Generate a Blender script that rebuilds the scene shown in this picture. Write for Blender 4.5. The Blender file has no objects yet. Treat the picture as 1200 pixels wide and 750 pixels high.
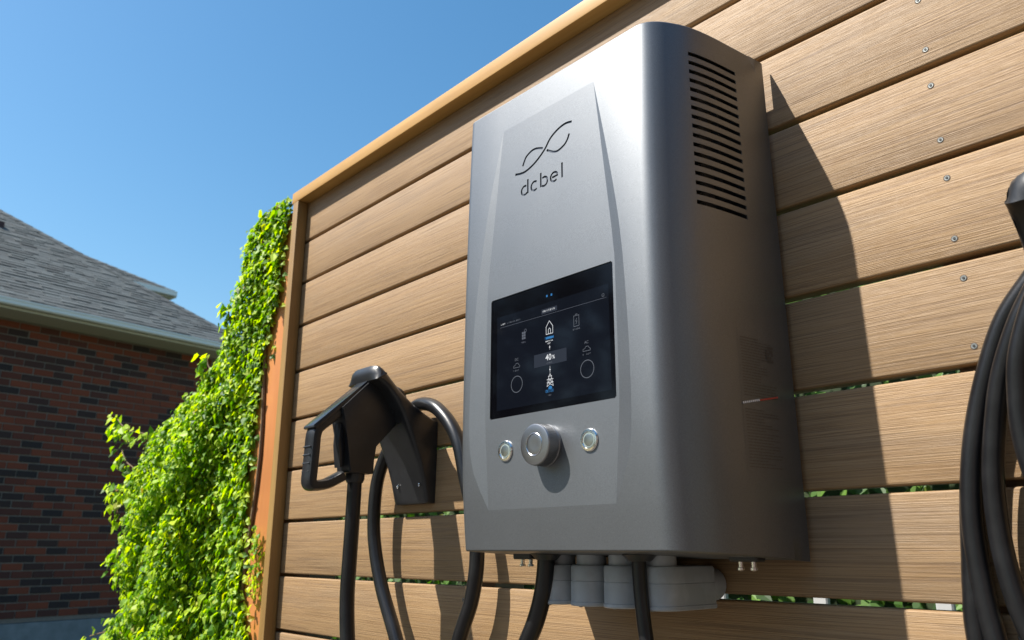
import bpy, bmesh, math, random
import numpy as np
from mathutils import Vector, Matrix, Euler
from mathutils.geometry import intersect_line_plane
random.seed(7)
rng = np.random.default_rng(7)
S = bpy.context.scene
C = S.collection
R = math.radians

# ------------------------------------------------------------ camera, sky, sun, exposure
cam_d = bpy.data.cameras.new('camera'); cam = bpy.data.objects.new('camera', cam_d); C.objects.link(cam)
S.camera = cam
cam.location = (0, -1.1135, 0)
YAW, PIT = 0.8364, 0.2790
fw = Vector((-math.sin(YAW)*math.cos(PIT), math.cos(YAW)*math.cos(PIT), math.sin(PIT)))
cam.rotation_euler = fw.to_track_quat('-Z', 'Y').to_euler()
cam_d.sensor_width = 36; cam_d.lens = 937.5/1200*36
cam_d.clip_start = .02; cam_d.clip_end = 3000
cam_d.dof.use_dof = True; cam_d.dof.focus_distance = 1.35; cam_d.dof.aperture_fstop = 7

SUN = Vector((-.67, -1.0, 1.6)).normalized()
sun_el = math.asin(SUN.z); sun_az = math.atan2(SUN.x, SUN.y)
W = bpy.data.worlds.new('World'); S.world = W; W.use_nodes = True
nt = W.node_tree; bg = nt.nodes['Background']
sky = nt.nodes.new('ShaderNodeTexSky'); sky.sky_type = 'NISHITA'; sky.sun_disc = False
sky.sun_elevation = sun_el; sky.sun_rotation = sun_az
sky.air_density = 1.25; sky.dust_density = 1.0; sky.ozone_density = 1.6; sky.altitude = 0
hs0 = nt.nodes.new('ShaderNodeHueSaturation'); hs0.inputs['Saturation'].default_value = 1.32; hs0.inputs['Hue'].default_value = .492; nt.links.new(sky.outputs[0], hs0.inputs['Color']); nt.links.new(hs0.outputs[0], bg.inputs[0]); bg.inputs[1].default_value = .09
sl = bpy.data.lights.new('sun', 'SUN'); sl.energy = 5.0; sl.angle = R(.55); sl.color = (1, .95, .87)
so = bpy.data.objects.new('sun', sl); C.objects.link(so); so.rotation_euler = SUN.to_track_quat('Z', 'Y').to_euler()
S.view_settings.view_transform = 'Standard'; S.view_settings.look = 'None'
S.view_settings.exposure = 0.95; S.view_settings.gamma = 1
GZ = -1.2                                    # ground level; the camera is at z = 0

# ------------------------------------------------------------ helpers
def link(name, me, mat=None, parent=None, loc=(0, 0, 0)):
    o = bpy.data.objects.new(name, me); C.objects.link(o); o.location = loc
    if parent: o.parent = parent
    if mat and me is not None and not me.materials: me.materials.append(mat)
    return o
def tag(o, label=None, cat=None, group=None, kind=None):
    if label: o['label'] = label
    if cat: o['category'] = cat
    if group: o['group'] = group
    if kind: o['kind'] = kind
    return o
def empty(name, loc=(0, 0, 0)):
    o = bpy.data.objects.new(name, None); C.objects.link(o); o.location = loc; o.empty_display_size = .1; return o
def bm_mesh(bm, name, smooth=None):
    bmesh.ops.recalc_face_normals(bm, faces=bm.faces)
    if smooth is not None:
        for f in bm.faces: f.smooth = True
        for e in bm.edges:
            if len(e.link_faces) == 2 and e.calc_face_angle(0) > R(smooth): e.smooth = False
    me = bpy.data.meshes.new(name); bm.to_mesh(me); bm.free(); return me
def box_bm(bm, a, b, bev=0, seg=1):
    r = bmesh.ops.create_cube(bm, size=1)
    vs = r['verts']
    for v in vs:
        v.co = Vector([(a[i]+b[i])/2 + v.co[i]*(b[i]-a[i]) for i in range(3)])
    if bev:
        es = list({e for v in vs for e in v.link_edges})
        bmesh.ops.bevel(bm, geom=es, offset=bev, segments=seg, affect='EDGES', profile=.6)
def box(name, a, b, mat, parent=None, bev=0, seg=1, smooth=None):
    bm = bmesh.new(); box_bm(bm, a, b, bev, seg)
    return link(name, bm_mesh(bm, name, smooth), mat, parent)
def prism_bm(bm, pts, f0, f1):
    """polygon pts mapped by f0(u,v) and f1(u,v) to two caps"""
    a = [bm.verts.new(f0(*p)) for p in pts]; b = [bm.verts.new(f1(*p)) for p in pts]
    n = len(pts); bm.faces.new(a); bm.faces.new(b[::-1])
    for i in range(n): bm.faces.new((a[i], b[i], b[(i+1) % n], a[(i+1) % n]))
def lathe_bm(bm, prof, M=Matrix(), n=32):
    """prof: (r, h) list spun around local z, mapped by M"""
    rings = []
    for r, h in prof:
        if r < 1e-6: rings.append([bm.verts.new(M @ Vector((0, 0, h)))])
        else: rings.append([bm.verts.new(M @ Vector((r*math.cos(2*math.pi*k/n), r*math.sin(2*math.pi*k/n), h))) for k in range(n)])
    for a, b in zip(rings, rings[1:]):
        for k in range(n):
            k2 = (k+1) % n
            if len(a) == 1 and len(b) == 1: continue
            if len(a) == 1: bm.faces.new((a[0], b[k2], b[k]))
            elif len(b) == 1: bm.faces.new((a[k], a[k2], b[0]))
            else: bm.faces.new((a[k], a[k2], b[k2], b[k]))
def lathe(name, prof, M, mat, parent, n=32, smooth=35):
    bm = bmesh.new(); lathe_bm(bm, prof, M, n); return link(name, bm_mesh(bm, name, smooth), mat, parent)
def spline(pts, sub=8):
    P = [Vector(p) for p in pts]; P = [P[0]*2-P[1]] + P + [P[-1]*2-P[-2]]; out = []
    for i in range(1, len(P)-2):
        for k in range(sub):
            t = k/sub; a, b, c, d = P[i-1], P[i], P[i+1], P[i+2]
            out.append(.5*((2*b)+(c-a)*t+(2*a-5*b+4*c-d)*t*t+(3*b-a-3*c+d)*t**3))
    out.append(P[-2]); return out
def tube_bm(bm, pts, r, n=16, cap=True):
    up = Vector((.3, .2, 1)); rings = []
    nrm = None
    for i, p in enumerate(pts):
        t = (pts[min(i+1, len(pts)-1)]-pts[max(i-1, 0)]).normalized()
        nrm = (nrm - t*nrm.dot(t)).normalized() if nrm else (t.cross(Vector((0, 1, .1)))).normalized()
        b = t.cross(nrm); rr = r(i/(len(pts)-1)) if callable(r) else r
        rings.append([bm.verts.new(p+(nrm*math.cos(2*math.pi*k/n)+b*math.sin(2*math.pi*k/n))*rr) for k in range(n)])
    for a, b in zip(rings, rings[1:]):
        for k in range(n): bm.faces.new((a[k], a[(k+1) % n], b[(k+1) % n], b[k]))
    if cap: bm.faces.new(rings[0][::-1]); bm.faces.new(rings[-1])
def tube(name, pts, r, mat, parent=None, n=16, sub=8):
    bm = bmesh.new(); tube_bm(bm, spline(pts, sub), r, n); return link(name, bm_mesh(bm, name, 50), mat, parent)

# ------------------------------------------------------------ materials
class M:
    def __init__(s, name, col=(.5, .5, .5), rough=.5, metal=0, **kw):
        s.m = bpy.data.materials.new(name); s.m.use_nodes = True; s.t = s.m.node_tree
        s.b = s.t.nodes['Principled BSDF']; s.set('Base Color', (*col, 1)); s.set('Roughness', rough); s.set('Metallic', metal)
        for k, v in kw.items(): s.set(k.replace('_', ' '), v)
    def set(s, k, v): s.b.inputs[k].default_value = v
    def n(s, typ, **kw):
        x = s.t.nodes.new('ShaderNode'+typ)
        for k, v in kw.items():
            if k in x.inputs: x.inputs[k].default_value = v
            else: setattr(x, k, v)
        return x
    def l(s, a, b): s.t.links.new(a, b)
    def coord(s, scale=(1, 1, 1), rnd=0, which='Object'):
        tc = s.n('TexCoord'); mp = s.n('Mapping'); mp.inputs['Scale'].default_value = scale
        s.l(tc.outputs[which], mp.inputs['Vector'])
        if rnd:
            oi = s.n('ObjectInfo'); mu = s.n('Math', operation='MULTIPLY'); mu.inputs[1].default_value = rnd
            s.l(oi.outputs['Random'], mu.inputs[0])
            cb = s.n('CombineXYZ'); [s.l(mu.outputs[0], cb.inputs[i]) for i in range(3)]
            s.l(cb.outputs[0], mp.inputs['Location'])
        return mp.outputs[0]
    def noise(s, vec, scale=5, detail=4, rough=.55, out='Fac'):
        x = s.n('TexNoise'); x.inputs['Scale'].default_value = scale; x.inputs['Detail'].default_value = detail
        x.inputs['Roughness'].default_value = rough; s.l(vec, x.inputs['Vector']); return x.outputs[out]
    def ramp(s, fac, stops):
        x = s.n('ValToRGB'); e = x.color_ramp.elements
        while len(e) < len(stops): e.new(.5)
        for k, (p, c) in enumerate(stops): e[k].position = p; e[k].color = (*c, 1) if len(c) == 3 else c
        s.l(fac, x.inputs[0]); return x.outputs[0]
    def mix(s, fac, a, b, mode='MIX'):
        x = s.n('Mix', data_type='RGBA', blend_type=mode)
        for k, v in ((0, fac), (6, a), (7, b)):
            if isinstance(v, (int, float)): x.inputs[k].default_value = v
            elif isinstance(v, tuple): x.inputs[k].default_value = (*v, 1)
            else: s.l(v, x.inputs[k])
        return x.outputs[2]
    def bump(s, h, strength=.3, dist=.001, prev=None):
        x = s.n('Bump'); x.inputs['Strength'].default_value = strength; x.inputs['Distance'].default_value = dist
        s.l(h, x.inputs['Height'])
        if prev is not None: s.l(prev, x.inputs['Normal'])
        s.l(x.outputs[0], s.b.inputs['Normal']); return x.outputs[0]
    def base(s, c): s.l(c, s.b.inputs['Base Color'])
    def islrnd(s):
        g = s.n('NewGeometry'); oi = s.n('ObjectInfo'); a = s.n('Math', operation='ADD'); f = s.n('Math', operation='FRACT')
        s.l(g.outputs['Random Per Island'], a.inputs[0]); s.l(oi.outputs['Random'], a.inputs[1]); s.l(a.outputs[0], f.inputs[0]); return f.outputs[0]

def board_mat():
    m = M('composite board', rough=.56); 
    v1 = m.coord((.9, 60, 95), 37); v2 = m.coord((5, 300, 900), 37); v3 = m.coord((1.6, 9, 16), 11)
    streak = m.noise(v1, 1, 5, .6); fine = m.noise(v2, 1, 4, .65); patch = m.noise(v3, 1, 4, .6)
    c = m.ramp(streak, [(.25, (.290, .173, .076)), (.5, (.325, .203, .095)), (.75, (.358, .232, .118))])
    c = m.mix(m.ramp(patch, [(.5, (0, 0, 0)), (.72, (.5, .5, .5))]), c, (.225, .165, .105))
    thin = m.noise(m.coord((2.2, 90, 150), 23), 1, 3, .5)
    c = m.mix(m.ramp(thin, [(.30, (.45, .45, .45)), (.40, (0, 0, 0))]), c, (.15, .095, .055))
    c = m.mix(m.ramp(fine, [(.38, (.75, .75, .75)), (.53, (0, 0, 0))]), c, (.15, .085, .038))
    oi = m.n('ObjectInfo'); hs = m.n('HueSaturation'); mr = m.n('MapRange'); mr.inputs[3].default_value = .88; mr.inputs[4].default_value = 1.08
    m.l(oi.outputs['Random'], mr.inputs[0]); m.l(mr.outputs[0], hs.inputs['Value']); m.l(c, hs.inputs['Color']); m.base(hs.outputs[0])
    m.bump(fine, .85, .0012, m.bump(streak, .15, .0010)); return m.m
def stain_mat(name, c0, c1, sc=(30, 30, 2)):
    m = M(name, rough=.5); f = m.noise(m.coord(sc, 9), 1, 5, .6); g = m.noise(m.coord((3, 3, 3), 9), 1, 3)
    c = m.mix(m.ramp(f, [(.35, (0, 0, 0)), (.65, (1, 1, 1))]), c0, c1)
    c = m.mix(m.ramp(g, [(.5, (0, 0, 0)), (.8, (.35, .35, .35))]), c, tuple(x*.5 for x in c0)); m.base(c); m.bump(f, .25, .001); return m.m
def metal_paint():
    m = M('grey metallic paint', (.34, .34, .345), .4, .9); s = m.noise(m.coord((1, 1, 1)), 1600, 2, .5)
    m.base(m.ramp(s, [(.34, (.158, .168, .178)), (.66, (.240, .251, .262))]))
    w = m.noise(m.coord((1, 1, 1)), 12, 3, .5); mr = m.n('MapRange'); mr.inputs[3].default_value = .44; mr.inputs[4].default_value = .50
    m.l(w, mr.inputs[0]); m.l(mr.outputs[0], m.b.inputs['Roughness'])
    m.bump(s, .06, .0003); return m.m
def plastic(name, col, rough=.4, sc=600, st=.12):
    m = M(name, col, rough); s = m.noise(m.coord(), sc, 2); m.bump(s, st, .0004)
    d = m.noise(m.coord(), 25, 4); m.base(m.mix(m.ramp(d, [(.45, (0, 0, 0)), (.8, (.5, .5, .5))]), col, tuple(min(1, x*1.7+.01) for x in col)))
    return m.m
def brick_mat():
    m = M('red brick', rough=.85); r = m.islrnd()
    c = m.ramp(r, [(0, (.18, .038, .016)), (.28, (.23, .050, .019)), (.5, (.12, .029, .016)), (.70, (.045, .022, .018)), (.88, (.020, .016, .017)), (1, (.16, .038, .018))])
    m.t.nodes[-1].color_ramp.interpolation = 'LINEAR'
    n = m.noise(m.coord((1, 1, 1)), 60, 4); c = m.mix(m.ramp(n, [(.4, (0, 0, 0)), (.8, (.5, .5, .5))]), c, (.09, .035, .022)); m.base(c); m.bump(n, .5, .002); return m.m
def shingle_mat():
    m = M('asphalt shingle', rough=.9); r = m.islrnd()
    c = m.ramp(r, [(0, (.038, .047, .05)), (.3, (.066, .080, .083)), (.7, (.085, .103, .107)), (1, (.054, .063, .066))])
    n = m.noise(m.coord(), 220, 3); c = m.mix(m.ramp(n, [(.4, (0, 0, 0)), (.7, (.5, .5, .5))]), c, (.07, .08, .085)); m.base(c); m.bump(n, .4, .002); return m.m
def leaf_mat(name, a, b, c3, tr=.35):
    m = M(name, rough=.55); r = m.islrnd(); c = m.ramp(r, [(0, tuple(x*.4 for x in a)), (.22, a), (.5, b), (.9, c3), (.97, c3), (1, (.34, .22, .04))])
    n = m.noise(m.coord(), 6, 3); c = m.mix(m.ramp(n, [(.35, (0, 0, 0)), (.75, (.55, .55, .55))]), c, a); m.base(c)
    t = m.n('BsdfTranslucent'); x = m.n('MixShader'); x.inputs[0].default_value = tr
    hs = m.n('HueSaturation'); hs.inputs['Value'].default_value = 1.5; hs.inputs['Saturation'].default_value = 1.1; m.l(c, hs.inputs['Color']); m.l(hs.outputs[0], t.inputs[0])
    out = m.t.nodes['Material Output']; m.l(m.b.outputs[0], x.inputs[1]); m.l(t.outputs[0], x.inputs[2]); m.l(x.outputs[0], out.inputs[0]); return m.m
def noisy(name, a, b, sc=20, rough=.8, bump=.3, dist=.004):
    m = M(name, rough=rough); n = m.noise(m.coord(), sc, 6, .6); m.base(m.ramp(n, [(.3, a), (.7, b)])); m.bump(n, bump, dist); return m.m
def emis(name, col, st, base=None):
    m = M(name, base or col, .4); m.set('Emission Color', (*col, 1)); m.set('Emission Strength', st); return m.m

MB = board_mat(); MRAIL = stain_mat('golden stained rail', (.40, .215, .055), (.50, .29, .085), (2, 30, 30))
MTRIM = stain_mat('brown stained trim', (.25, .14, .040), (.31, .19, .062)); MPOST = stain_mat('orange stained post', (.44, .165, .045), (.49, .19, .06))
MSTUD = stain_mat('dark stud timber', (.16, .09, .045), (.22, .13, .07)); MCASE = metal_paint()
MSCREW = M('coated screw', (.22, .23, .22), .5, .6).m; MSLOT = M('screw recess', (.03, .03, .03), .6).m
MBLACK = plastic('black plastic', (.016, .017, .019), .34); MRUB = plastic('black cable rubber', (.007, .007, .008), .32, 300, .25)
MDARK = M('dark inner body', (.02, .02, .022), .7).m; MPVC = plastic('grey conduit plastic', (.35, .385, .42), .33, 200, .05)
MCHR = M('bright chrome', (.8, .8, .8), .16, 1).m; MKNOB = M('machined knob metal', (.32, .32, .33), .32, .95).m
MBTN = M('brushed button metal', (.5, .52, .5), .28, 1).m; MRING = emis('lit button ring', (.8, .95, .85), .02, (.22, .27, .25))
MBRICK = brick_mat(); MMORT = noisy('mortar', (.17, .14, .115), (.23, .19, .155), 40)
MSH = shingle_mat(); MWHITE = M('painted white metal', (.86, .84, .80), .5).m; MSOFF = M('soffit', (.6, .56, .46), .6).m
MCONC = noisy('concrete', (.16, .18, .19), (.24, .26, .27), 9); MGRASS = noisy('grass ground', (.04, .055, .02), (.065, .08, .035), 30, .9, .8, .03)
MLEAF = leaf_mat('ivy leaf', (.10, .25, .010), (.36, .53, .015), (.54, .66, .03), .48); MSTEM = noisy('vine stem', (.10, .06, .03), (.16, .10, .05), 60)
MHEDGE = leaf_mat('hedge leaf', (.04, .10, .015), (.08, .18, .02), (.13, .25, .03), .3); MVINYL = M('white vinyl', (.45, .46, .46), .5).m

# ------------------------------------------------------------ ground
bm = bmesh.new(); vs = [bm.verts.new((x, y, GZ)) for x, y in ((-900, -900), (900, -900), (900, 900), (-900, 900))]; bm.faces.new(vs)
tag(link('ground', bm_mesh(bm, 'ground'), MGRASS), kind='structure')
bm = bmesh.new(); vs = [bm.verts.new((x, y, GZ+.004)) for x, y in ((-9.2, -12), (4, -12), (4, -.25), (-8.4, -.25))]; bm.faces.new(vs)
tag(link('driveway', bm_mesh(bm, 'driveway'), noisy('asphalt paving', (.05, .045, .04), (.08, .07, .06), 14)), kind='structure')

# ------------------------------------------------------------ fence
FX0, FX1 = -2.252, 1.5
fence = tag(empty('wooden_fence', (-.4, 0, GZ)), 'tan composite board fence with golden top rail carrying the grey charger', 'fence')
def pl(o, parent):            # keep world placement under an empty
    o.parent = parent; o.matrix_parent_inverse = parent.matrix_world.inverted() if False else Matrix.Translation(-parent.location); return o
gaps = [1.0835, .9445, .8057, .6644, .5203, .372, .2251, .0774, -.0705, -.218, -.3655, -.513, -.6605, -.808, -.9555, -1.10]
GAP = .009
def board_mesh(h, name='board'):
    bm = bmesh.new(); r = .0035; t = .028; pts = []
    for (cy, cz, a0) in ((-0+r, h/2-r, 90), (r, -h/2+r, 180)):
        for k in range(4):
            a = R(a0+k*30); pts.append((cy+r*math.cos(a), cz+r*math.sin(a)))
    pts = pts + [(t, -h/2), (t, h/2)]
    L = FX1-FX0-.001
    prism_bm(bm, pts, lambda y, z: (0, y, z), lambda y, z: (L, y, z)); return bm_mesh(bm, name, 40)
def screw_mesh():
    bm = bmesh.new(); Mx = Matrix.Rotation(R(90), 4, 'X')
    lathe_bm(bm, [(0, .0002), (.0016, .0002), (.0019, .0009), (.0034, .0010), (.0038, .0006), (.0039, -.002)], Mx, 14)
    return bm_mesh(bm, 'screw', 30)
scr_me = screw_mesh(); scr_me.materials.append(MSCREW)
bm = bmesh.new(); lathe_bm(bm, [(0, .0011), (.0016, .0011), (.0016, .0002)], Matrix.Rotation(R(90), 4, 'X'), 6); sock_me = bm_mesh(bm, 'socket'); sock_me.materials.append(MSLOT)
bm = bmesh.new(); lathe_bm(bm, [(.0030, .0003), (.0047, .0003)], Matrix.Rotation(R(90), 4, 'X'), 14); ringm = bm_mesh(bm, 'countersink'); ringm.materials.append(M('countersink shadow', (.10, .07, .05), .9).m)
studs = [-2.17, -1.385, -.345, .62, 1.4]
bcache = {}
for i in range(len(gaps)-1):
    zt, zb = gaps[i]-GAP/2, gaps[i+1]+GAP/2
    h = round(zt-zb, 4)
    if h not in bcache: bcache[h] = board_mesh(h); bcache[h].materials.append(MB)
    b = pl(link('board', bcache[h], loc=(FX0+.0005, random.uniform(0, .001), (zt+zb)/2)), fence)
    for sx in studs:
        for dz in (h/2-.025, -h/2+.024):
            if sx > .9 or sx < -2 or (sx < -.5 and zt > .0): continue
            jx, jz = random.uniform(-.002, .002), random.uniform(-.002, .002)
            for me, nm in ((scr_me, 'screw'),):
                s = link(nm, me, parent=b, loc=(sx-FX0+jx, 0.0002, dz+jz))
                s.rotation_euler = (0, random.uniform(0, 3), 0)
            if sx == -.345 or sx < -.345:
                s2 = link('screw_socket', sock_me, parent=b, loc=(sx-FX0+jx, -.0004, dz+jz))
                s3 = link('countersink', ringm, parent=b, loc=(sx-FX0+jx, 0.0, dz+jz))
for sx in studs:
    w = .045 if sx < -.4 else .04
    a0 = sx-.022 if sx != -.345 else sx-.03
    pl(box('stud', (a0, .0295, GZ), (a0+.09, .11, 1.05), MSTUD), fence)
pl(box('top_rail', (FX0-.012, -.036, 1.0795), (FX1, .10, 1.117), MRAIL, bev=.003, seg=2, smooth=40), fence)
pl(box('side_trim', (FX0, -.0365, GZ), (FX0+.033, -.0012, 1.0790), MTRIM, bev=.0025, seg=2, smooth=40), fence)
pl(box('end_post', (-2.56, -.006, GZ), (FX0-.0015, .13, 1.0785), MPOST, bev=.003, seg=2, smooth=40), fence)
# thin rail head where the boards meet the cap (dark slit)
# ------------------------------------------------------------ charger
ch = tag(empty('wall_charger', (-.83, -.012, 0)), 'big grey metallic wall charger with touch screen and round knob, mounted on the board fence', 'ev charger')
YF, ZT, ZB, YBK = -.25, .787, -.003, -.012
prof = [(-1.076, YBK), (-1.076, -.10), (-1.076, -.18), (-1.076, -.236), (-1.0755, -.2405), (-1.0735, -.2445), (-1.0700, -.2478), (-1.066, -.2494), (-1.061, YF)]
cr = [(-.668, YF), (-.6595, -.2485), (-.6515, -.245), (-.6445, -.2395), (-.638, -.2325), (-.632, -.224), (-.6262, -.2135), (-.6205, -.202), (-.6160, -.190), (-.6122, -.177), (-.6088, -.162), (-.6060, -.146), (-.6035, -.128), (-.6012, -.108), (-.599, -.088), (-.597, -.070), (-.595, -.050), (-.5932, -.030), (-.592, YBK)]
slot_z = [.7405-.01562*k for k in range(17)]
def bulge_y(z): return .013*(1-((z-.19)/.60)**2) if z > .19 else .013*(1-((.19-z)/.20)**2)*.9+.0013
def zmap(z, y):            # bottom edge dips slightly towards the wall
    k = max(0, (.12-z)/.125) if z < .12 else 0
    return z - .014*(y-YF)/.235*k
zr = [ZB, .03, .0575, .06, .0625, .09, .12, .15, .18, .21, .25, .29, .33, .37, .42, .4695, .7265, .728, .7295]
for z in slot_z[::-1]: zr += [z-.0068, z]
zr = sorted(z for z in set(zr) if not (.7266 < z < .7279 or .7296 < z < .7300)) + [.752, ZT]
i0 = min(range(len(cr)), key=lambda i: abs(cr[i][1]+.190)); i1 = min(range(len(cr)), key=lambda i: abs(cr[i][1]+.080))
bm = bmesh.new()
def bw(y): return max(0, min(1, (-y-.15)/.10))
def grid(pr, holes):
    V = [[bm.verts.new((x, y-bulge_y(z)*bw(y), zmap(z, y))) for (x, y) in pr] for z in zr]
    for j in range(len(zr)-1):
        isslot = holes and any(abs(zr[j+1]-z) < 1e-6 and abs(zr[j]-(z-.0068)) < 1e-6 for z in slot_z)
        for i in range(len(pr)-1):
            if isslot and i0 <= i < i1: continue
            bm.faces.new((V[j][i], V[j][i+1], V[j+1][i+1], V[j+1][i]))
    return V
VL = grid(prof, False); VR = grid(cr, True)
# bowed front frame; a flat centre panel is sunk into it behind slanting facets
def interp(tab, z):
    for (za, xa), (zb_, xb) in zip(tab, tab[1:]):
        if zb_ <= z <= za: return xa+(xb-xa)*(z-za)/(zb_-za)
    return tab[0][1] if z > tab[0][0] else tab[-1][1]
def smooth_tab(t): return [(v.x, v.y) for v in spline([(z, x, 0) for z, x in t], 8)]
OL = smooth_tab([(.728, -.976), (.6, -1.007), (.467, -1.030), (.348, -1.043), (.22, -1.050), (.13, -1.042), (.06, -1.004)])
OR = smooth_tab([(.728, -.757), (.6, -.731), (.467, -.709), (.35, -.700), (.22, -.697), (.13, -.704), (.06, -.735)])
IL = [(.728, -.976), (.43, -1.0145), (.20, -1.0155), (.06, -1.004)]; IR = [(.728, -.757), (.43, -.7245), (.20, -.7235), (.06, -.735)]
YP1, YP0 = YF-bulge_y(.728), YF-bulge_y(.06)
def panel_y(z): return YP0+(YP1-YP0)*(z-.06)/(.728-.06)
colL = [r[-1] for r in VL]; colR = [r[0] for r in VR]
jb = min(range(len(zr)), key=lambda j: abs(zr[j]-.06)); jt = min(range(len(zr)), key=lambda j: abs(zr[j]-.728))
def fv(x, y, z): return bm.verts.new((x, y, z))
oLv, oRv, iLv, iRv = {}, {}, {}, {}
for j in range(jb, jt+1):
    z = zr[j]; yo = YF-bulge_y(z); yi = panel_y(z)
    oLv[j] = fv(interp(OL, z), yo, z); oRv[j] = fv(interp(OR, z), yo, z)
    end = j in (jb, jt)
    iLv[j] = oLv[j] if end else fv(interp(IL, z), yi, z); iRv[j] = oRv[j] if end else fv(interp(IR, z), yi, z)
facets = []
edL = {j: fv(*(oLv[j].co+(colL[j].co-oLv[j].co)*.12)) for j in oLv}; edR = {j: fv(*(oRv[j].co+(colR[j].co-oRv[j].co)*.12)) for j in oRv}
for j in range(jb, jt):
    bm.faces.new((colL[j], edL[j], edL[j+1], colL[j+1])); bm.faces.new((colR[j], colR[j+1], edR[j+1], edR[j]))
    bm.faces.new((edL[j], oLv[j], oLv[j+1], edL[j+1])); bm.faces.new((edR[j], edR[j+1], oRv[j+1], oRv[j]))
    for o_, i_ in ((oLv, iLv), (oRv, iRv)):
        q = []
        for v in (o_[j], i_[j], i_[j+1], o_[j+1]):
            if v not in q: q.append(v)
        facets.append(bm.faces.new(q))
topr, botr = {}, {}
for rng_, (xa, xb) in ((range(jt, len(zr)), (-.976, -.757)), (range(0, jb+1), (-1.004, -.735))):
    prev = None
    for j in rng_:
        if j == jt or j == jb: a_, b_ = oLv[j], oRv[j]
        else: a_, b_ = fv(xa, YF-bulge_y(zr[j]), zr[j]), fv(xb, YF-bulge_y(zr[j]), zr[j])
        lp = lambda p, q, t: fv(*(p.co+(q.co-p.co)*t))
        row = (colL[j], edL[j] if j in edL else lp(a_, colL[j], .12), a_, b_, edR[j] if j in edR else lp(b_, colR[j], .12), colR[j])
        if prev:
            for k in range(5): bm.faces.new((prev[k], prev[k+1], row[k+1], row[k]))
        prev = row
        if j == len(zr)-1: toprow = row
        if j == 0: botrow = row
# top plate (stops short of the back, so light passes behind it) and its corner
top = [v for v in VL[-1] if v.co.y < -.05] + list(toprow[1:5]) + [v for v in VR[-1] if v.co.y < -.0499]
bm.faces.new(top)
bot = [v for v in VL[0] if v.co.y < -.05] + list(botrow[1:5]) + [v for v in VR[0] if v.co.y < -.0499]
bm.faces.new(bot)
fr = set(facets)
bmesh.ops.recalc_face_normals(bm, faces=bm.faces)
bm.normal_update()
if facets[0].normal.y > 0: bmesh.ops.reverse_faces(bm, faces=bm.faces)
for f in bm.faces: f.smooth = True
for f in fr:
    for e in f.edges: 
        if len(e.link_faces) == 2 and not all(g in fr for g in e.link_faces): e.smooth = False
for e in bm.edges:
    if len(e.link_faces) != 2 or e.calc_face_angle(0) > R(33): e.smooth = False
be = [e for e in bm.edges if len(e.link_faces) == 2 and e.calc_face_angle(0) > R(60) and abs(e.verts[0].co.z-e.verts[1].co.z) < .02]
bmesh.ops.bevel(bm, geom=be, offset=.0022, segments=2, affect='EDGES', profile=.5)
me = bpy.data.meshes.new('shell'); bm.to_mesh(me); bm.free()
shell = pl(link('shell', me, MCASE), ch)
md = shell.modifiers.new('thickness', 'SOLIDIFY'); md.thickness = .002; md.offset = -1

# centre panel: a closed slab with the screen recess and the engraved mark cut out of it
bm = bmesh.new()
outl = [(-.976, .728), (-.757, .728), (-.7245, .43), (-.7235, .20), (-.735, .06), (-1.004, .06), (-1.0155, .20), (-1.0145, .43)]
A = [bm.verts.new((x, panel_y(z), z)) for x, z in outl]; B = [bm.verts.new((x, panel_y(z)+.014, z)) for x, z in outl]
bm.faces.new(A); bm.faces.new(B[::-1])
for k in range(8): bm.faces.new((A[k], A[(k+1) % 8], B[(k+1) % 8], B[k]))
panel = link('centre_panel', bm_mesh(bm, 'centre_panel'), MCASE)
def ribbon_cut(pts, w, depth=.0016):
    pts = [Vector((p[0], p[1])) for p in pts]; Lp, Rp = [], []
    for i, p in enumerate(pts):
        t = (pts[min(i+1, len(pts)-1)]-pts[max(i-1, 0)]).normalized(); n = Vector((-t.y, t.x))*w/2; Lp.append(p+n); Rp.append(p-n)
    poly = Lp+Rp[::-1]; bm = bmesh.new()
    prism_bm(bm, [(q.x, q.y) for q in poly], lambda x, z: (x, panel_y(z)-.004, z), lambda x, z: (x, panel_y(z)+depth, z))
    bmesh.ops.triangulate(bm, faces=[f for f in bm.faces if len(f.verts) > 4])
    bmesh.ops.recalc_face_normals(bm, faces=bm.faces)
    me = bpy.data.meshes.new('cut'); bm.to_mesh(me); bm.free(); return me
def sp2(pts, sub=6): return [(v.x, v.y) for v in spline([(p[0], p[1], 0) for p in pts], sub)]
def arc(cx, cz, r, a0, a1, n=14, sx=1): return [(cx+sx*r*math.cos(R(a0+(a1-a0)*k/n)), cz+r*math.sin(R(a0+(a1-a0)*k/n))) for k in range(n+1)]
waveA = sp2([(-.944, .6304), (-.9306, .6275), (-.9156, .6275), (-.8933, .6352), (-.8713, .6500), (-.8567, .6660), (-.8389, .6755), (-.8216, .679), (-.8064, .6765)])
waveB = sp2([(-.9248, .6395), (-.9205, .648), (-.9140, .6557), (-.8966, .6612), (-.8748, .6545), (-.8607, .6443), (-.8434, .6361), (-.8261, .6401), (-.8174, .6475), (-.8127, .657)])
def near(p, poly): return min((Vector(p)-Vector(q)).length for q in poly)
wB1 = [p for p in waveB if p[0] < -.868 and near(p, waveA) > .0048]; wB2 = [p for p in waveB if p[0] > -.868 and near(p, waveA) > .0048]
cuts = [ribbon_cut(waveA, .0042, .0020), ribbon_cut(wB1, .0040, .0017), ribbon_cut(wB2, .0040, .0017)]
zb = .5835; x0 = -.9285
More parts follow.
